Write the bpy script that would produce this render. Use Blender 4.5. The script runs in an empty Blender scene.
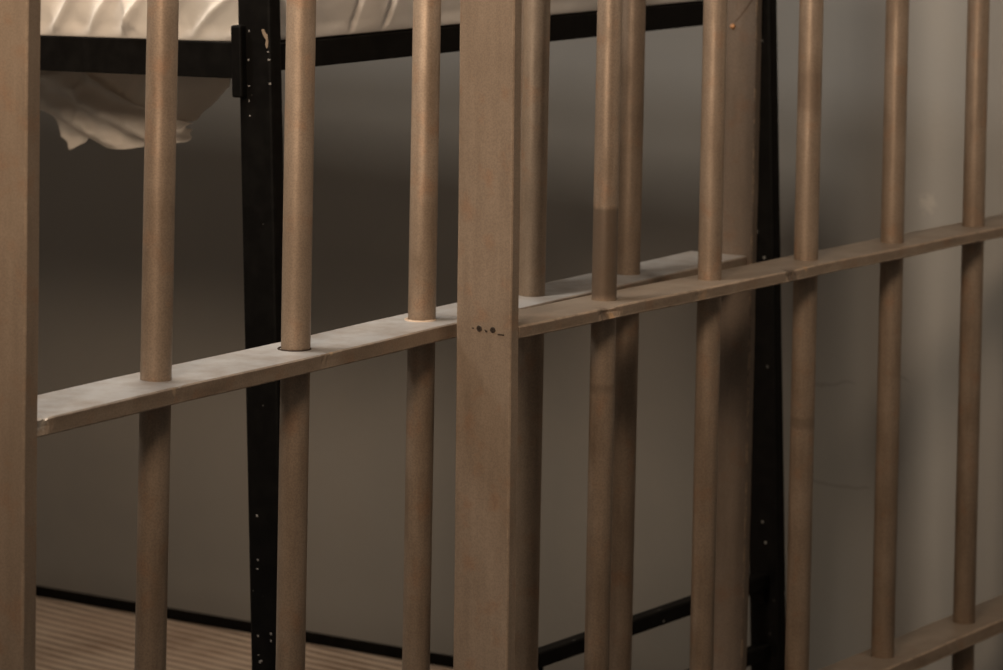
import bpy, bmesh, math, random
from mathutils import Vector, Matrix, noise
random.seed(4)
S = bpy.context.scene
COL = S.collection
PI = math.pi

# ------------------------------------------------------------------ helpers
def link(name, bm, mat, parent=None, loc=(0, 0, 0), rot=(0, 0, 0), smooth=False):
    me = bpy.data.meshes.new(name)
    bmesh.ops.recalc_face_normals(bm, faces=bm.faces[:])
    bm.to_mesh(me); bm.free()
    if smooth:
        for p in me.polygons: p.use_smooth = True
    me.materials.append(mat)
    o = bpy.data.objects.new(name, me)
    COL.objects.link(o)
    o.location = loc; o.rotation_euler = rot
    if parent: o.parent = parent
    return o

def thing(name, label, cat, loc=(0, 0, 0), rotz=0.0, group=None):
    o = bpy.data.objects.new(name, None); COL.objects.link(o)
    o.location = loc; o.rotation_euler = (0, 0, rotz)
    o.empty_display_size = .05
    o['label'] = label; o['category'] = cat
    if group: o['group'] = group
    return o

def copy_part(o, parent, loc, rot=None):
    c = o.copy(); COL.objects.link(c); c.parent = parent; c.location = loc
    if rot: c.rotation_euler = rot
    return c

def box(bm, lo, hi, bev=0.0, seg=2, cuts=None):
    r = bmesh.ops.create_cube(bm, size=1.0)
    vs = r['verts']
    c = [(a + b) / 2 for a, b in zip(lo, hi)]; d = [b - a for a, b in zip(lo, hi)]
    for v in vs:
        v.co = Vector((c[0] + v.co.x * d[0], c[1] + v.co.y * d[1], c[2] + v.co.z * d[2]))
    if bev > 0:
        es = list({e for v in vs for e in v.link_edges})
        bmesh.ops.bevel(bm, geom=es, offset=bev, segments=seg, profile=.5, affect='EDGES')
    return bm

def bbox_bm(lo, hi, bev=0.0, seg=2):
    return box(bmesh.new(), lo, hi, bev, seg)

def cyl(bm, p, q, r, n=32, r2=None):
    p = Vector(p); q = Vector(q); d = q - p
    res = bmesh.ops.create_cone(bm, cap_ends=True, segments=n, radius1=r, radius2=r if r2 is None else r2, depth=d.length)
    m = Matrix.Translation((p + q) / 2) @ d.to_track_quat('Z', 'Y').to_matrix().to_4x4()
    bmesh.ops.transform(bm, matrix=m, verts=res['verts'])
    return bm

def nz(x, y, z=0.0): return noise.noise(Vector((x, y, z)))

# ------------------------------------------------------------------ materials
class N:
    """small node-tree writer"""
    def __init__(s, name):
        s.m = bpy.data.materials.new(name); s.m.use_nodes = True
        s.t = s.m.node_tree; s.b = s.t.nodes['Principled BSDF']
    def new(s, kind, **kw):
        n = s.t.nodes.new(kind)
        for k, v in kw.items():
            if k in n.inputs: n.inputs[k].default_value = v
            else: setattr(n, k, v)
        return n
    def ln(s, a, b): s.t.links.new(a, b)
    def mix(s, fac, a, b):
        n = s.t.nodes.new('ShaderNodeMix'); n.data_type = 'RGBA'
        for sock, v in ((n.inputs[0], fac), (n.inputs[6], a), (n.inputs[7], b)):
            if hasattr(v, 'is_output'): s.ln(v, sock)
            elif sock is n.inputs[0]: sock.default_value = v
            else: sock.default_value = (*v, 1)
        return n.outputs[2]
    def ramp(s, v, p0, p1, c0=0.0, c1=1.0):
        n = s.t.nodes.new('ShaderNodeMapRange'); n.clamp = True
        n.inputs[1].default_value = p0; n.inputs[2].default_value = p1
        n.inputs[3].default_value = c0; n.inputs[4].default_value = c1
        s.ln(v, n.inputs[0]); return n.outputs[0]
    def math(s, op, a, b=0.0):
        n = s.t.nodes.new('ShaderNodeMath'); n.operation = op
        for i, v in enumerate((a, b)):
            if hasattr(v, 'is_output'): s.ln(v, n.inputs[i])
            else: n.inputs[i].default_value = v
        return n.outputs[0]
    def noise(s, vec, scale, detail=4.0, rough=.55):
        n = s.new('ShaderNodeTexNoise'); n.inputs['Scale'].default_value = scale
        n.inputs['Detail'].default_value = detail; n.inputs['Roughness'].default_value = rough
        s.ln(vec, n.inputs['Vector']); return n.outputs[0]
    def objco(s, scale=(1, 1, 1), shift=True):
        tc = s.new('ShaderNodeTexCoord'); mp = s.new('ShaderNodeMapping')
        mp.inputs['Scale'].default_value = scale
        s.ln(tc.outputs['Object'], mp.inputs['Vector'])
        if shift:
            oi = s.new('ShaderNodeObjectInfo')
            cx = s.new('ShaderNodeCombineXYZ')
            k = s.math('MULTIPLY', oi.outputs['Random'], 17.0)
            s.ln(k, cx.inputs[0]); s.ln(k, cx.inputs[1]); s.ln(cx.outputs[0], mp.inputs['Location'])
        return mp.outputs[0]

def paint(name, base, dark, worn, rough=.5, grain=(1, 1, .12), wear=.5, bump=.10, chips=(), stains=(), spec=.4, metal=.25, top_tint=None):
    """brownish metal-look paint with blotches, drawn grain, worn edges and splintered chips"""
    n = N(name)
    v = n.objco(grain); vo = n.objco((1, 1, 1))
    blot = n.noise(vo, 14, 5, .6); strk = n.noise(v, 90, 5, .6); fine = n.noise(vo, 700, 2, .6)
    c = n.mix(n.ramp(blot, .35, .68), dark, base)
    c = n.mix(n.ramp(strk, .35, .68, 0, .6), c, tuple(x * 1.18 for x in base))
    c = n.mix(n.ramp(n.noise(vo, 38, 3), .55, .70, 0, .45), c, (base[0] * 1.0, base[1] * .72, base[2] * .55))
    c = n.mix(n.ramp(fine, .66, .8, 0, .3), c, worn)
    # fine speckle of rolled paint
    sp = n.noise(vo, 620, 2, .5)
    c = n.mix(n.ramp(sp, .58, .40, 0, .28), c, tuple(x * .6 for x in dark))
    if top_tint:                            # paler tint mixed unevenly onto the faces that look up
        gn = n.new('ShaderNodeNewGeometry'); sz = n.new('ShaderNodeSeparateXYZ'); n.ln(gn.outputs['Normal'], sz.inputs[0])
        dn = n.ramp(n.noise(vo, 26, 5, .65), .30, .62, .45, 1.0)
        c = n.mix(n.math('MULTIPLY', n.math('MULTIPLY', n.ramp(sz.outputs[2], .6, .95), dn), top_tint[1]), c, top_tint[0])
    # worn edges
    bv = n.new('ShaderNodeBevel'); bv.samples = 4; bv.inputs['Radius'].default_value = .0022
    ge = n.new('ShaderNodeNewGeometry')
    dt = n.new('ShaderNodeVectorMath', operation='DOT_PRODUCT')
    n.ln(bv.outputs[0], dt.inputs[0]); n.ln(ge.outputs['Normal'], dt.inputs[1])
    edge = n.ramp(dt.outputs['Value'], .995, .93)
    wn = n.ramp(n.noise(vo, 55, 5, .7), *((.34, .52) if wear >= 1 else (.46, .60)))
    c = n.mix(n.math('MULTIPLY', n.math('MULTIPLY', edge, wn), wear), c, worn)
    tco = n.new('ShaderNodeTexCoord').outputs['Object']
    for (p, r, col, amt) in chips:      # splinters through to the light wood
        d = n.new('ShaderNodeVectorMath', operation='DISTANCE'); n.ln(tco, d.inputs[0]); d.inputs[1].default_value = p
        nn = n.math('MULTIPLY', n.math('SUBTRACT', n.noise(tco, 160, 4, .7), .5), r * 2.6)
        dd = n.math('ADD', d.outputs['Value'], nn)
        f = n.ramp(dd, r, r * .55, 0, amt)
        c = n.mix(f, c, col)
    sx = n.new('ShaderNodeSeparateXYZ'); n.ln(tco, sx.inputs[0])
    for (z0, z1, col, amt) in stains:   # a band of other paint round a bar
        zz = n.math('ADD', sx.outputs[2], n.math('MULTIPLY', n.math('SUBTRACT', n.noise(tco, 90, 3), .5), .004))
        f = n.math('MULTIPLY', n.ramp(zz, z0 - .003, z0 + .003), n.ramp(zz, z1 + .002, z1 - .002))
        c = n.mix(n.math('MULTIPLY', f, amt), c, col)
    n.ln(c, n.b.inputs['Base Color'])
    n.ln(n.ramp(blot, .3, .7, rough + .1, rough - .06), n.b.inputs['Roughness'])
    n.b.inputs['Specular IOR Level'].default_value = spec; n.b.inputs['Metallic'].default_value = metal
    bp = n.new('ShaderNodeBump'); bp.inputs['Strength'].default_value = bump; bp.inputs['Distance'].default_value = .002
    h = n.math('ADD', n.math('MULTIPLY', strk, .7), n.math('MULTIPLY', fine, .35))
    n.ln(h, bp.inputs['Height']); n.ln(bp.outputs[0], n.b.inputs['Normal'])
    return n.m

BASE = (.350, .268, .198); DARK = (.222, .160, .110); WORN = (.60, .45, .32); WOOD = (.62, .40, .22)
M_bar = paint('bar_paint', BASE, DARK, WORN, .46, wear=.2)
M_bar_patch = paint('bar_paint_patched', BASE, DARK, WORN, .46, wear=.2, stains=((1.03, 1.118, (.13, .095, .068), .78), (.936, .944, (.12, .085, .06), .35)))
M_bar_seam = paint('bar_paint_seam', BASE, DARK, WORN, .46, wear=.2, stains=((.843, .855, (.14, .10, .07), .45), (1.19, 1.23, (.20, .14, .098), .4)))
M_post = paint('post_paint', BASE, (.275, .205, .147), WORN, .5, wear=.55)
M_end = paint('end_post_paint', (.24, .19, .15), (.19, .148, .113), (.62, .45, .29), .5, wear=.95)
M_raila = paint('door_rail_paint', BASE, DARK, (.58, .46, .35), .44, grain=(.12, 1, 1), wear=.7, top_tint=((.57, .57, .565), .92),
                chips=(((.0285, 0, 1.021), .009, (.62, .54, .45), .85), ((.205, 0, 1.020), .004, (.60, .45, .30), .6), ((.445, .0, 1.022), .004, (.66, .48, .30), .9)))
M_railb = paint('front_rail_paint', BASE, DARK, (.74, .56, .41), .44, grain=(.12, 1, 1), wear=1.0, top_tint=((.44, .37, .30), .65),
                chips=(((.168, -.002, 1.018), .0085, WOOD, .9), ((.160, -.002, 1.022), .012, (.10, .066, .042), .75), ((.345, -.002, 1.017), .010, (.40, .26, .15), .7),
                       ((.530, -.0, 1.022), .014, (.09, .06, .04), .7), ((.560, -.0, 1.026), .005, WOOD, .7)))

def plain(name, col, rough=.5, spec=.5, var=.15, scale=20, bump=0.0, bscale=200):
    n = N(name); v = n.objco()
    a = tuple(c * (1 - var) for c in col); b = tuple(min(1, c * (1 + var)) for c in col)
    n.ln(n.mix(n.ramp(n.noise(v, scale, 5), .35, .65), a, b), n.b.inputs['Base Color'])
    n.b.inputs['Roughness'].default_value = rough; n.b.inputs['Specular IOR Level'].default_value = spec
    if bump:
        bp = n.new('ShaderNodeBump'); bp.inputs['Strength'].default_value = bump; bp.inputs['Distance'].default_value = .002
        n.ln(n.noise(v, bscale, 4), bp.inputs['Height']); n.ln(bp.outputs[0], n.b.inputs['Normal'])
    return n.m

def black_metal():
    n = N('black_bed_paint'); v = n.objco()
    c = n.mix(n.ramp(n.noise(v, 60, 3), .4, .7), (.0035, .0028, .0022), (.0065, .0055, .0045))
    # small paint chips, sparse
    vo = n.new('ShaderNodeTexVoronoi'); vo.inputs['Scale'].default_value = 70; n.ln(v, vo.inputs['Vector'])
    chip = n.ramp(vo.outputs['Distance'], .14, .09)
    sep = n.new('ShaderNodeSeparateColor'); n.ln(vo.outputs['Color'], sep.inputs[0])
    chip = n.math('MULTIPLY', chip, n.ramp(sep.outputs[0], .93, .97))
    c = n.mix(n.math('MULTIPLY', chip, .75), c, (.30, .28, .25))
    n.ln(c, n.b.inputs['Base Color']); n.b.inputs['Roughness'].default_value = .55
    n.b.inputs['Specular IOR Level'].default_value = .1
    return n.m
M_black = black_metal()
M_chip = plain('bare_primer', (.27, .20, .14), .6, .2)

def sheet_mat():
    n = N('cream_sheet'); v = n.objco()
    c = n.mix(n.ramp(n.noise(v, 9, 4), .3, .7), (.73, .675, .61), (.80, .745, .68))
    n.ln(c, n.b.inputs['Base Color']); n.b.inputs['Roughness'].default_value = .85
    n.b.inputs['Specular IOR Level'].default_value = .15
    bp = n.new('ShaderNodeBump'); bp.inputs['Strength'].default_value = .25; bp.inputs['Distance'].default_value = .004
    n.ln(n.noise(v, 45, 5), bp.inputs['Height']); n.ln(bp.outputs[0], n.b.inputs['Normal'])
    return n.m
M_sheet = sheet_mat()
M_mattress = plain('mattress_cover', (.62, .52, .43), .9, .1, .08)
M_nick = plain('pale_nick', (.22, .20, .18), .6, .2)
M_caulk = plain('pale_filler', (.62, .48, .36), .6, .3)
M_screw = plain('dark_screw', (.05, .036, .027), .5, .4)
M_scuff = plain('scuffed_paint', (.05, .035, .025), .7, .2)
M_crack = plain('crack_shade', (.13, .09, .065), .7, .2)
M_nail = plain('copper_nail', (.50, .25, .11), .38, .5)

STRIPE_ANG = math.radians(7.0); STRIPE_P = .0215
def ticking():
    n = N('striped_ticking')
    tc = n.new('ShaderNodeTexCoord'); mp = n.new('ShaderNodeMapping')
    mp.inputs['Rotation'].default_value = (0, 0, STRIPE_ANG)
    n.ln(tc.outputs['Object'], mp.inputs['Vector'])
    sx = n.new('ShaderNodeSeparateXYZ'); n.ln(mp.outputs[0], sx.inputs[0])
    wob = n.math('MULTIPLY', n.math('SUBTRACT', n.noise(tc.outputs['Object'], 7, 3), .5), .012)
    x = n.math('ADD', sx.outputs[0], wob)
    w = n.math('SINE', n.math('MULTIPLY', x, 2 * PI / STRIPE_P))
    amp = n.ramp(n.noise(tc.outputs['Object'], 11, 3), .35, .65, .55, 1.0)
    c = n.mix(n.math('MULTIPLY', n.ramp(w, .75, -.55), amp), (.86, .72, .59), (.40, .29, .215))
    c = n.mix(n.ramp(n.noise(tc.outputs['Object'], 6, 3), .45, .7, 0, .3), c, (.66, .47, .36))
    n.ln(c, n.b.inputs['Base Color']); n.b.inputs['Roughness'].default_value = .9
    n.b.inputs['Specular IOR Level'].default_value = .1
    return n.m
M_tick = ticking()

def wall_mat():
    n = N('grey_wall_paint')
    tc = n.new('ShaderNodeTexCoord').outputs['Object']
    big = n.noise(tc, 2.2, 4); mid = n.noise(tc, 16, 5)
    c = n.mix(n.ramp(big, .3, .7), (.290, .276, .254), (.335, .320, .295))
    c = n.mix(n.ramp(mid, .42, .62, 0, .35), c, (.33, .307, .275))
    sx = n.new('ShaderNodeSeparateXYZ'); n.ln(tc, sx.inputs[0])
    wob = n.math('MULTIPLY', n.math('SUBTRACT', n.noise(tc, 14, 2), .5), .03)
    # two hairline scratches and a pale rubbed spot
    for (y0, y1, z0, sl) in ((2.085, 2.150, .763, -.05), (2.005, 2.030, .778, .5), (2.06, 2.16, .632, .02)):
        zl = n.math('ADD', n.math('MULTIPLY', n.math('SUBTRACT', sx.outputs[1], y0), sl), z0)
        dz = n.math('ABSOLUTE', n.math('SUBTRACT', n.math('ADD', sx.outputs[2], wob), zl))
        f = n.math('MULTIPLY', n.ramp(dz, .0024, .0008), n.math('MULTIPLY', n.ramp(sx.outputs[1], y0 - .004, y0 + .004), n.ramp(sx.outputs[1], y1 + .004, y1 - .004)))
        c = n.mix(n.math('MULTIPLY', f, .38), c, (.16, .145, .125))
    d = n.new('ShaderNodeVectorMath', operation='DISTANCE'); n.ln(tc, d.inputs[0]); d.inputs[1].default_value = (0, 1.985, 1.012)
    dd = n.math('ADD', d.outputs['Value'], n.math('MULTIPLY', n.math('SUBTRACT', n.noise(tc, 120, 3), .5), .03))
    c = n.mix(n.ramp(dd, .016, .004, 0, .45), c, (.52, .47, .42))
    n.ln(c, n.b.inputs['Base Color'])
    n.b.inputs['Roughness'].default_value = .62; n.b.inputs['Specular IOR Level'].default_value = .3
    bp = n.new('ShaderNodeBump'); bp.inputs['Strength'].default_value = .12; bp.inputs['Distance'].default_value = .003
    n.ln(n.noise(tc, 120, 6, .6), bp.inputs['Height']); n.ln(bp.outputs[0], n.b.inputs['Normal'])
    return n.m
M_wall = wall_mat()
M_floor = plain('concrete_floor', (.22, .20, .18), .7, .3, .2, 4, .15, 60)

# ------------------------------------------------------------------ the setting
WX = 3.98
o = link('wall_right', bbox_bm((0, -2.0, 0), (.12, 4.72, 2.7)), M_wall, loc=(WX, 0, 0)); o['kind'] = 'structure'
o = link('wall_back', bbox_bm((-1.6, 4.6, 0), (WX, 4.72, 2.7)), M_wall); o['kind'] = 'structure'
o = link('floor', bbox_bm((-1.6, -2.0, -.1), (WX + .12, 4.72, 0)), M_floor); o['kind'] = 'structure'

# ------------------------------------------------------------------ barred door, standing ajar behind the fixed front
def rail_bm(x0, x1, y0, y1, z0, z1, step=.004, gouges=(), bev=.0012):
    """flat rail with softly uneven edges and gouges bitten out of its front top edge"""
    bm = bmesh.new(); n = max(2, int((x1 - x0) / step)); rings = []
    prof = [(y0 + bev, z0), (y0, z0 + bev), (y0, (z0 + z1) / 2), (y0, z1 - bev), (y0 + bev, z1), (y0 + .012, z1), (y1 - bev, z1), (y1, z1 - bev), (y1, z0 + bev), (y1 - bev, z0)]
    for i in range(n + 1):
        x = x0 + (x1 - x0) * i / n; ring = []
        for k, (y, z) in enumerate(prof):
            wy = .0007 * nz(x * 9, k * .1, z0) ; wz = .0007 * nz(x * 7, 5 + k * .1, z0)
            if k in (2, 3, 4):
                for (gx, gw, gd) in gouges:
                    t = abs(x - gx) / gw
                    if t < 1:
                        a = (1 - t * t) * gd * (.65 + .7 * nz(x * 260, k * 2.0))
                        wy += a * (1 if k != 4 else .5); wz -= a * (.7 if k >= 3 else 0)
            ring.append(bm.verts.new((x, y + wy, z + wz)))
        rings.append(ring)
    m = len(prof)
    for i in range(n):
        for k in range(m):
            bm.faces.new((rings[i][k], rings[i][(k + 1) % m], rings[i + 1][(k + 1) % m], rings[i + 1][k]))
    bm.faces.new(rings[0]); bm.faces.new(rings[-1])
    return bm

def ring_bm(R, r, n=28, m=8):
    bm = bmesh.new(); vs = []
    for i in range(n):
        a = 2 * PI * i / n; rr = r * (1 + .35 * nz(math.cos(a) * 2, math.sin(a) * 2))
        vs.append([bm.verts.new(((R + rr * math.cos(b)) * math.cos(a), (R + rr * math.cos(b)) * math.sin(a), rr * math.sin(b))) for b in (2 * PI * k / m for k in range(m))])
    for i in range(n):
        for k in range(m):
            bm.faces.new((vs[i][k], vs[(i + 1) % n][k], vs[(i + 1) % n][(k + 1) % m], vs[i][(k + 1) % m]))
    return bm

def post_bm(w, d, h, zc):
    """tall flat upright; origin at height zc so that it can lean about that point"""
    bm = bmesh.new(); bev = .0012; n = 120; rings = []
    prof = [(0, bev), (bev, 0), (w - bev, 0), (w, bev), (w, d - bev), (w - bev, d), (bev, d), (0, d - bev)]
    for i in range(n + 1):
        z = -zc + h * i / n
        dx = .0008 * nz(z * 6, 3.3, d); dy = .0006 * nz(z * 8, 9.1, w)
        rings.append([bm.verts.new((x + dx, y + dy, z)) for x, y in prof])
    m = len(prof)
    for i in range(n):
        for k in range(m):
            bm.faces.new((rings[i][k], rings[i][(k + 1) % m], rings[i + 1][(k + 1) % m], rings[i + 1][k]))
    bm.faces.new(rings[0]); bm.faces.new(rings[-1])
    return bm

TOP = 2.12
def bar_mesh(r):
    return cyl(bmesh.new(), (0, 0, .04), (0, 0, TOP - .01), r, 40)

AANG = math.atan(.063)
door = thing('cell_door', 'brown barred cell door standing slightly ajar behind the front bars, before the bunk bed', 'door', (2.0, 1.774, 0), AANG)
def ax(X): return (X - 2.0) / math.cos(AANG)
z1a, z0a = 1.022, 1.0075
first = None
for X, dx, ln in ((2.224, .0040, .0060), (2.4375, .0023, -.001), (2.6525, .0028, -.003), (2.863, .0026, -.001), (3.0655, .0034, .003)):
    # each bar leans a touch about rail height
    p = (ax(X) + dx - ln * 1.0, .0365, 0); r = (0, ln, 0)
    if first is None: first = link('bar', bar_mesh(.01325), M_bar, door, p, r, smooth=True)
    else: copy_part(first, door, p, r)
link('post', post_bm(.0175, .071, TOP, 1.0), M_post, door, (.0048, 0, 1.0), (0, -.0095, 0))
link('post', post_bm(.0125, .062, TOP, 1.0), M_end, door, (ax(3.284) - .0045, -.006, 1.0), (0, .004, 0))
link('cross_rail', rail_bm(.0215, ax(3.284) - .004, 0, .0705, z0a, z1a, gouges=((.028, .012, .004), (.44, .02, .0015), (.21, .012, .001))), M_raila, door)
link('cross_rail', rail_bm(.0215, ax(3.284) - .004, 0, .0705, .532, .5475), M_raila, door)
link('cross_rail', rail_bm(.0215, ax(3.284) - .004, 0, .0705, TOP - .03, TOP), M_raila, door)
link('cross_rail', rail_bm(.0215, ax(3.284) - .004, 0, .0705, .03, .06), M_raila, door)
link('filler_ring', ring_bm(.0138, .0016), M_caulk, door, (ax(2.6525), .0365, z1a), smooth=True)['label'] = 'pale filler bead round the foot of a bar'
copy_part(door.children[-1], door, (ax(2.863), .0365, z1a))
link('hole_gap', ring_bm(.0142, .0011), M_scuff, door, (ax(2.4375), .0365, z1a - .0004), smooth=True)['label'] = 'dark gap round a bar where it enters the rail'
cr = bmesh.new()       # crack running up to the front edge of the end post
for k in range(9):
    a, b = k / 9, (k + 1) / 9
    ya, yb = .0215 - .0235 * a, .0215 - .0235 * b
    za, zb = 1.279 + .030 * a ** 1.2, 1.279 + .030 * b ** 1.2
    h = .0006 + .0006 * math.sin(PI * (k + .5) / 9)
    vs4 = [cr.verts.new((xx, yy + .006, zz + hh)) for xx in (-.0005, .0006) for (yy, zz, hh) in ((ya, za, -h), (yb, zb, -h), (yb, zb, h), (ya, za, h))]
    for f in ((0, 1, 2, 3), (4, 5, 6, 7), (0, 1, 5, 4), (2, 3, 7, 6), (1, 2, 6, 5), (0, 3, 7, 4)): cr.faces.new([vs4[i] for i in f])
link('crack', cr, M_crack, door, (ax(3.284) - .0035, -.006, 0))['label'] = 'dark crack in the end post'
nb = cyl(bmesh.new(), (0, 0, 0), (-.003, 0, 0), .0032, 16, .0022)
link('nail', nb, M_nail, door, (ax(3.284) - .0035, .0235, 1.274), smooth=True)['label'] = 'small copper-coloured nail head'

# ------------------------------------------------------------------ fixed barred front
front = thing('bar_panel', 'brown fixed barred panel nearest the camera, with a screwed post at its left end', 'bars', (2.652, 1.744, 0))
bx = lambda X: X - 2.652
first = None
for X, mat in ((2.8565, M_bar_patch), (3.0625, M_bar), (3.2695, M_bar_seam), (3.4725, M_bar), (3.6815, M_bar), (3.888, M_bar)):
    p = (bx(X), .0315, 0)
    r = .0124 if X < 3.1 else .0131
    b = link('bar', bar_mesh(r), mat, front, p, smooth=True)
pst = link('post', post_bm(.0138, .0615, TOP, 1.02), M_post, front, (bx(2.6434), 0, 1.02), (0, -.0136, 0))
link('post', post_bm(.016, .068, TOP, 1.02), M_post, front, (bx(WX - .017), 0, 1.02))
link('cross_rail', rail_bm(.005, bx(WX - .017), 0, .0595, 1.0140, 1.0263, gouges=((.166, .022, .0065), (.345, .02, .0022), (.53, .02, .003), (.62, .02, .001))), M_railb, front)
link('cross_rail', rail_bm(.005, bx(WX - .017), 0, .0595, .537, .5535), M_railb, front)
link('cross_rail', rail_bm(.005, bx(WX - .017), 0, .0595, TOP - .03, TOP), M_railb, front)
link('cross_rail', rail_bm(.005, bx(WX - .017), 0, .0595, .03, .06), M_railb, front)
# two countersunk screws on the near edge of the post, with the scuffs between them (local to the leaning post)
def screw_bm():
    bm = ring_bm(.0022, .0008, 20, 6)
    cyl(bm, (0, 0, -.0008), (0, 0, .0004), .0022, 16)
    box(bm, (-.0022, -.0004, .0005), (.0022, .0004, .0011))
    return bm
for yy, zz in ((.0354, .0020), (.0201, .0022)):
    s = link('screw', screw_bm(), M_screw, pst, (-.0003, yy, zz), (0, -PI / 2, 0), smooth=False)
    s['label'] = 'dark countersunk screw'
bm = bmesh.new()
for (ya, yb, zz, h) in ((.0414, .0434, .0018, .0005), (.0264, .0284, .0002, .0009), (.0284, .0292, .0012, .0006), (.0075, .0145, -.0014, .0006)):
    box(bm, (-.0006, ya, zz - h), (.0006, yb, zz + h))
link('scratch', bm, M_scuff, pst)['label'] = 'dark gouged scratches between the screws'

# ------------------------------------------------------------------ bunk bed (stands a little crooked on the floor)
BX = Vector((0.99802541, -0.05875437, 0.02220824)); BY = Vector((0.05939415, 0.99780336, -0.0293391)); BZ = Vector((-0.02043566, 0.03060021, 0.99932278))
ZR = 1.26
P1 = Vector((2.69293702, 2.07869503, 1.25927805))
BM = Matrix((BX, BY, BZ)).transposed().to_4x4(); BM.translation = P1 - ZR * BZ
def bedthing(name, label, cat):
    t = thing(name, label, cat); t.matrix_world = BM.copy(); return t
def footz(x, y): return -(BM.translation.z + x * BX.z + y * BY.z) / BZ.z
BW, BL = .906, 1.96
bed = bedthing('bunk_bed', 'black metal bunk bed behind the bars, against the grey wall', 'bed')
hx, hy = .0088, .0215
for (x, y) in ((0, .0025), (BW, 0), (0, BL), (BW, BL)):
    link('post', bbox_bm((x - hx, y - hy, footz(x, y) + .004), (x + hx, y + hy, ZR + .34), .003, 2), M_black, bed)
g = hx
for zr0, zr1, tag in ((ZR - .0235, ZR + .0125, 'u'), (ZR - .928, ZR - .8515, 'l')):
    for x in (0, BW):
        xa, xb = (x - .012, x + .012) if tag == 'u' else ((x - .012, x - .006) if x == 0 else (x - .012, x - .007))
        link('side_rail', bbox_bm((xa, hy, zr0), (xb, BL - hy, zr1), .001), M_black, bed)
    for y in (0, BL):
        link('end_rail', bbox_bm((hx, y - .012, zr0 + (.0075 if tag == 'u' else 0)), (BW - hx, y + .012, zr1 - (.0015 if tag == 'u' else 0)), .0015), M_black, bed)
for zb in (ZR - .6945, ZR - .780, ZR + .17, ZR + .30):
    for y in (0, BL):
        link('end_bar', bbox_bm((hx, y - .009, zb - .0088), (BW - hx, y + .009, zb + .0088), .002), M_black, bed)
for y in (0, BL):
    link('spindle', cyl(bmesh.new(), (.4445, y, ZR - .70), (.4445, y, ZR - .776), .0028, 12), M_black, bed)
# hook brackets where rails meet the posts
def bracket(p, dy, z0, z1):
    bm = bmesh.new()
    y0, y1 = sorted((p[1] + dy * .0130, p[1] + dy * .0265))
    box(bm, (p[0] - .017, y0, z0), (p[0] + .015, y1, z1), .002)
    return link('rail_bracket', bm, M_black, bed)
for (x, y, d) in ((0, 0, 1), (BW, 0, 1), (0, BL, -1), (BW, BL, -1)):
    bracket((x, y), d, ZR - .042, ZR + .030)
bm = bmesh.new()
for k in range(7):
    a = PI * k / 6
    cyl(bm, (BW - hx - .004 - .004 * math.sin(a), -.006, ZR - .692 - .0042 * k), (BW - hx - .004 - .004 * math.sin(a), .014, ZR - .692 - .0042 * k), .0045, 10)
link('bar_hook', bm, M_black, bed)
# slats under both mattresses
n = 0
for zs in (ZR - .006, ZR - .925):
    for k in range(11):
        y = .12 + k * (BL - .24) / 10
        link('slat', bbox_bm((.008, y - .03, zs - .006), (BW - .008, y + .03, zs + .006), .002), M_black, bed)
# a bare patch of chipped paint on the near post
bm = bmesh.new()
pts = [(-.0095, .0262), (-.0125, .0265), (-.0150, .0225), (-.0172, .0205), (-.0178, .0140), (-.0172, .0085), (-.0155, .0075), (-.0140, .0110), (-.0150, .0160), (-.0125, .0190), (-.0105, .0225)]
f0 = [bm.verts.new((-hx - .0004, .0015 + p[0], ZR + p[1])) for p in pts]
f1 = [bm.verts.new((-hx + .0006, .0015 + p[0], ZR + p[1])) for p in pts]
bm.faces.new(f0); bm.faces.new(f1)
for k in range(len(pts)): bm.faces.new((f0[k], f0[(k + 1) % len(pts)], f1[(k + 1) % len(pts)], f1[k]))
link('paint_chip', bm, M_chip, bed)['label'] = 'bare tan patch where the black paint has chipped'

# tiny nicks in the black paint down the same post
rs = random.Random(3)
for (y, z) in ((.0087, .0242), (.0102, -.0047), (.0102, -.0305), (.0106, -.0454), (.0097, -.0603), (-.0167, -.0039), (-.0172, -.0276), (-.0156, .004), (.0112, -.4599), (.0111, -.5041), (.012, -.5132), (.0131, -.5807), (.013, -.5998), (.0092, -.6053), (.0112, -.6066), (-.0041, -.5764), (-.0039, -.5835)):
    w, h = rs.uniform(.0007, .0016), rs.uniform(.0006, .0013)
    link('paint_nick', bbox_bm((-hx - .0004, y - w, ZR + z - h), (-hx + .0006, y + w, ZR + z + h), .0003, 1), M_nick, bed)['label'] = 'pale nick in the black paint'

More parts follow.
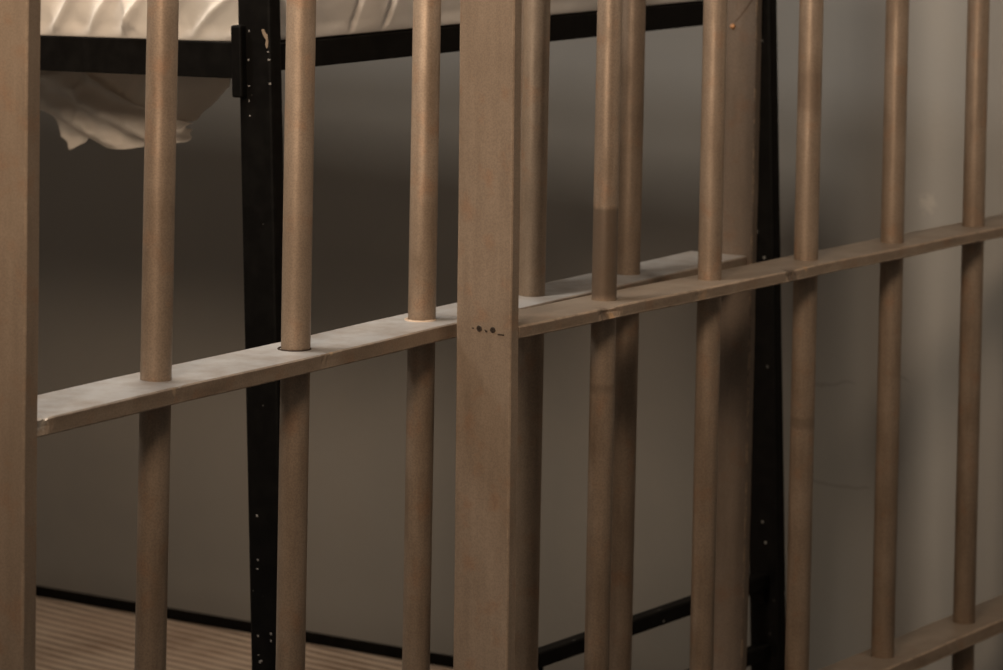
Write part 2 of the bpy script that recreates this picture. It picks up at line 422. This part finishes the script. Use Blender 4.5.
# ------------------------------------------------------------------ lower mattress, ribbed and striped
def ribbed_mattress():
    x0, x1, y0, y1 = .015, BW - .0122, .02, BL - .02
    zt, zb = ZR - .8648, ZR - .917
    nx, ny = 230, 200; bm = bmesh.new(); grid = []
    ca, sa = math.cos(STRIPE_ANG), math.sin(STRIPE_ANG)
    for i in range(nx + 1):
        row = []
        for j in range(ny + 1):
            x = x0 + (x1 - x0) * i / nx; y = y0 + (y1 - y0) * j / ny
            w = .0013 * math.sin(2 * PI * ((x * ca - y * sa) + .004 * nz(x * 7, y * 7)) / STRIPE_P)
            e = min(x - x0, x1 - x, y - y0, y1 - y)
            dz = -.003 * max(0, 1 - e / .006) ** 2 if e < .006 else 0
            row.append(bm.verts.new((x, y, zt + w * max(0, min(1, (e - .006) / .03)) + dz + .0008 * nz(x * 3, y * 3, 2))))
        grid.append(row)
    for i in range(nx):
        for j in range(ny):
            bm.faces.new((grid[i][j], grid[i + 1][j], grid[i + 1][j + 1], grid[i][j + 1]))
    edge = [grid[i][0] for i in range(nx)] + [grid[nx][j] for j in range(ny)] + [grid[i][ny] for i in range(nx, 0, -1)] + [grid[0][j] for j in range(ny, 0, -1)]
    low = [bm.verts.new((v.co.x, v.co.y, zb)) for v in edge]
    for k in range(len(edge)):
        q = (k + 1) % len(edge); bm.faces.new((edge[k], edge[q], low[q], low[k]))
    bm.faces.new(low)
    return bm
t = link('striped_mattress', ribbed_mattress(), M_tick, smooth=True)
t.matrix_world = BM.copy(); t['label'] = 'thin tan mattress with brown ticking stripes on the lower bunk'; t['category'] = 'mattress'

# ------------------------------------------------------------------ upper mattress and its sheet
MZ0, MZ1 = ZR + .0135, ZR + .135
t = link('mattress', bbox_bm((.016, .016, MZ0), (BW - .016, BL - .03, MZ1 - .01), .025, 4), M_mattress, smooth=True)
t.matrix_world = BM.copy(); t['label'] = 'pale mattress wrapped in the cream sheet on the upper bunk'; t['category'] = 'mattress'

def sheet_bm():
    """sheet pulled over the mattress: rings climb from the tucked hem, over the bulging side, onto the top"""
    bm = bmesh.new()
    x0, x1, y0, y1 = -.0118, BW - .001, -.0118, BL - .022
    rc = .035
    # perimeter path: (x, y, outward normal, which side, length along)
    path = []
    def seg(a, b, nrm, side, step):
        L = math.dist(a, b); n = max(2, int(L / step))
        for i in range(n): 
            t = i / n; path.append((a[0] + (b[0] - a[0]) * t, a[1] + (b[1] - a[1]) * t, nrm[0], nrm[1], side))
    def arc(cx, cy, a0, a1, side):
        for i in range(8):
            a = a0 + (a1 - a0) * i / 8
            path.append((cx + rc * math.cos(a), cy + rc * math.sin(a), math.cos(a), math.sin(a), side))
    seg((x0, y1 - rc), (x0, .6), (-1, 0), 'L', .02); seg((x0, .6), (x0, y0 + rc), (-1, 0), 'L', .003)
    arc(x0 + rc, y0 + rc, PI, 1.5 * PI, 'L')
    seg((x0 + rc, y0), (x1 - rc, y0), (0, -1), 'R', .003)
    arc(x1 - rc, y0 + rc, 1.5 * PI, 2 * PI, 'W'); seg((x1, y0 + rc), (x1, y1 - rc), (1, 0), 'W', .02)
    arc(x1 - rc, y1 - rc, 0, .5 * PI, 'W'); seg((x1 - rc, y1), (x0 + rc, y1), (0, 1), 'W', .02)
    arc(x0 + rc, y1 - rc, .5 * PI, PI, 'W')
    H = MZ1 - MZ0; prof = []           # (out, z)
    for k in range(7): prof.append((-.003 + .003 * math.sin(k / 6 * PI / 2), -.0006 + .0136 * (1 - math.cos(k / 6 * PI / 2))))
    for k in range(1, 26): prof.append((.007 * math.sin(PI * min(1, k / 20)), .013 + (H - .030 - .013) * k / 25))
    for k in range(1, 9):
        a = k / 8 * PI / 2; prof.append((-.03 * (1 - math.cos(a)), H - .030 + .03 * math.sin(a)))
    for k in range(1, 6): prof.append((-.03 - .05 * k, H + .002 * k))
    def fold(x, y, z, side):
        v = z - .0
        if side == 'L':
            u = y
            # diagonal pull folds climbing towards the foot end
            s = u + v * (.95 + .35 * nz(u * 4, 1.7)) + .012 * nz(u * 9, v * 9, 3)
            k = s / .046
            r = abs(math.sin(PI * k + 1.2 * nz(s * 6, 7.7)))
            f = .015 * (1 - r) ** 2.2 * (.55 + .9 * abs(nz(k * .7, 5.5, v * 4)))
            s2 = u * 1.0 - v * .35 + .02 * nz(u * 7, v * 7, 12)
            f += .008 * (1 - abs(math.sin(PI * s2 / .083 + 2 * nz(u * 5, 3.3)))) ** 3.5 * max(0, nz(u * 6, v * 10, 21) + .35)
            f += .006 * nz(u * 16, v * 22, 8) + .0016 * nz(u * 60, v * 50, 2)
            if u < .12: f *= .55 + .45 * max(0, u / .12)
            return f
        if side == 'R':
            f = .0035 * nz(x * 8, v * 9, 4) + .0012 * nz(x * 40, v * 34, 6)
            for (c0, w) in ((.126, .0034), (.178, .0034), (.60, .006), (.41, .005)):
                xc = c0 - .22 * (v - .03) ** 2 * 8 + .010 * math.sin(v * 26)
                d = (x - xc) / w
                f -= .006 * math.exp(-d * d)
            return f
        return .004 * nz(x * 8, y * 8, v * 8)
    rings = []
    for (out, z) in prof:
        ring = []
        taper = max(0, min(1, (z - .001) / .012)) * max(0, min(1, 1 + (out + .02) / .06))
        for (x, y, nx, ny, side) in path:
            f = fold(x, y, z, side) * taper
            cd = min(math.hypot(x - qx, y - qy) for qx, qy in ((0, 0), (BW, 0)))
            oo = out + f - .024 * max(0, 1 - cd / .055) ** 1.0
            px, py = x + nx * oo, y + ny * oo
            if out < -.031:
                cx, cy = BW / 2, BL / 2
                px, py = x + (cx - x) * min(1, -out / .45), y + (cy - y) * min(1, -out / .45) * .45
            ring.append(bm.verts.new((px, py, MZ0 + z)))
        rings.append(ring)
    m = len(path)
    for a, b in zip(rings, rings[1:]):
        for k in range(m): bm.faces.new((a[k], a[(k + 1) % m], b[(k + 1) % m], b[k]))
    bm.faces.new(rings[-1])
    return bm
sheet = bedthing('bed_sheet', 'wrinkled cream sheet over the upper bunk, one corner hanging below the black rail', 'sheet')
link('sheet_cover', sheet_bm(), M_sheet, sheet, smooth=True)

# hanging corner: y across, z down, modelled as two cloth layers with folds
def curve(pts, x):
    for (xa, ya), (xb, yb) in zip(pts, pts[1:]):
        if x <= xb:
            t = (x - xa) / (xb - xa); t = t * t * (3 - 2 * t) * .5 + t * .5
            return ya + (yb - ya) * t
    return pts[-1][1]
HX = .20
def px2y(px): return .2189 + (232 - px) * .001504     # pixel columns of the photo turned into bed lengths
def px2z(py, px): return ZR - .0409 - (py - 75) * .00109 - (232 - px) * .000047
def layer(x_off, top, bot, pa, pb, fold, th=.0016):
    bm = bmesh.new(); nu, nv = 110, 36; g = []
    for i in range(nu + 1):
        px = pa + (pb - pa) * i / nu; row = []
        t, b = curve(top, px), curve(bot, px)
        for j in range(nv + 1):
            q = t + (b - t) * j / nv
            row.append(bm.verts.new((x_off + fold(px, q, j / nv), px2y(px), px2z(q, px))))
        g.append(row)
    for i in range(nu):
        for j in range(nv): bm.faces.new((g[i][j], g[i + 1][j], g[i + 1][j + 1], g[i][j + 1]))
    bmesh.ops.solidify(bm, geom=bm.faces[:], thickness=th)
    return bm
back_bot = [(-40, 84), (0, 92), (40, 104), (100, 128), (150, 126), (198, 121), (212, 108), (234, 86)]
fr_top = [(-40, 57), (40, 59), (70, 63), (100, 70), (122, 88), (145, 102), (170, 112), (190, 116), (206, 121)]
fr_bot = [(-40, 88), (0, 98), (40, 107.5), (52, 110), (62, 114), (68, 122), (76, 138), (86, 150.5), (95, 144), (103, 137.5), (112, 143), (124, 148), (140, 148.5), (160, 145.5), (180, 142.5), (196, 141), (204, 136), (208.5, 127)]
def f_back(px, q, v):
    return .006 * math.sin((px + .8 * q) / 13.0) + .004 * nz(px * .04, q * .05)
def f_front(px, q, v):
    # folds run down towards the lower right; the hem rolls forward
    d = q - .62 * px
    r = -.012 * math.sin(PI * min(1, v * 1.02)) * (1 if px > 95 else .55)
    r += -.006 * math.cos((d + 8 * nz(px * .02, q * .02)) / 5.2) * (.35 + .65 * max(0, min(1, (px - 40) / 60)))
    r += .0045 * nz(px * .07, q * .09, 3)
    return r
hang = layer(HX, [(-40, 52), (240, 52)], back_bot, -40, 234, f_back)
h2 = layer(HX - .022, fr_top, fr_bot, -40, 208.5, f_front)
me2 = bpy.data.meshes.new('tmp'); h2.to_mesh(me2); h2.free(); hang.from_mesh(me2); bpy.data.meshes.remove(me2)
link('hanging_corner', hang, M_sheet, sheet, smooth=True)

# ------------------------------------------------------------------ camera (solved from the rails and bars)
pitch, yaw, roll = math.radians(1.96), math.radians(33.70), math.radians(1.09)
c, s = math.cos, math.sin
Rp = Matrix(((1, 0, 0), (0, c(pitch), -s(pitch)), (0, s(pitch), c(pitch))))
Rr = Matrix(((c(roll), -s(roll), 0), (s(roll), c(roll), 0), (0, 0, 1)))
M0 = Matrix(((s(yaw), -c(yaw), 0), (0, 0, -1), (c(yaw), s(yaw), 0)))
M = Rr @ Rp @ M0
cd = bpy.data.cameras.new('camera'); cam = bpy.data.objects.new('camera', cd); COL.objects.link(cam)
R = Matrix((M[0], -M[1], -M[2])).transposed().to_4x4(); R.translation = (0, 0, 1.5)
cam.matrix_world = R
cd.sensor_width = 36; cd.lens = 3428 / 1003 * 36; cd.shift_y = -401 / 1003
cd.dof.use_dof = True; cd.dof.focus_distance = 3.05; cd.dof.aperture_fstop = 12.0
cd.clip_start = .05
S.camera = cam

# ------------------------------------------------------------------ lights
def aim(o, tgt): o.rotation_euler = (Vector(tgt) - o.location).to_track_quat('-Z', 'Y').to_euler()
def spot(name, loc, tgt, power, col, size, blend, radius):
    l = bpy.data.lights.new(name, 'SPOT'); l.energy = power; l.color = col; l.spot_size = size; l.spot_blend = blend; l.shadow_soft_size = radius
    o = bpy.data.objects.new(name, l); COL.objects.link(o); o.location = loc; aim(o, tgt); return o
def area(name, loc, tgt, power, col, sx, sy):
    l = bpy.data.lights.new(name, 'AREA'); l.shape = 'RECTANGLE'; l.size = sx; l.size_y = sy; l.energy = power; l.color = col
    o = bpy.data.objects.new(name, l); COL.objects.link(o); o.location = loc; aim(o, tgt); return o
spot('corridor_lamp', (-.7, .62, 2.6), (2.3, 1.80, 1.86), 280, (1.0, .75, .54), math.radians(45), 1.0, .3)
spot('cell_wall_lamp', (.25, 1.99, 2.3), (3.2, 1.99, 1.75), 150, (1.0, .82, .63), math.radians(50), 1.0, .36)
area('cell_ceiling_lamp', (1.9, 3.1, 2.6), (2.3, 3.0, 0), 14, (1.0, .97, .93), .4, .4)
area('cell_front_lamp', (2.4, 1.965, 2.62), (3.0, 1.97, .5), 17, (1.0, .88, .75), .25, .25)
area('corridor_fill_light', (2.9, .5, 2.6), (3.5, 2.0, 1.0), 6, (1.0, .86, .72), .5, .5)  # added fill, to lift the sheet end and the wall under it
area('low_fill_light', (-1.4, 1.1, 1.5), (2.8, 2.1, 1.05), 9, (1.0, .81, .62), 1.0, .7)  # added soft fill, no real window; lifts hanging cloth and lower bars
w = bpy.data.worlds.new('world'); S.world = w; w.use_nodes = True
w.node_tree.nodes['Background'].inputs[0].default_value = (1.0, .93, .86, 1)
w.node_tree.nodes['Background'].inputs[1].default_value = .05

vs = S.view_settings
vs.view_transform = 'Standard'; vs.look = 'None'; vs.gamma = 1; vs.exposure = 0.0; vs.use_curve_mapping = False
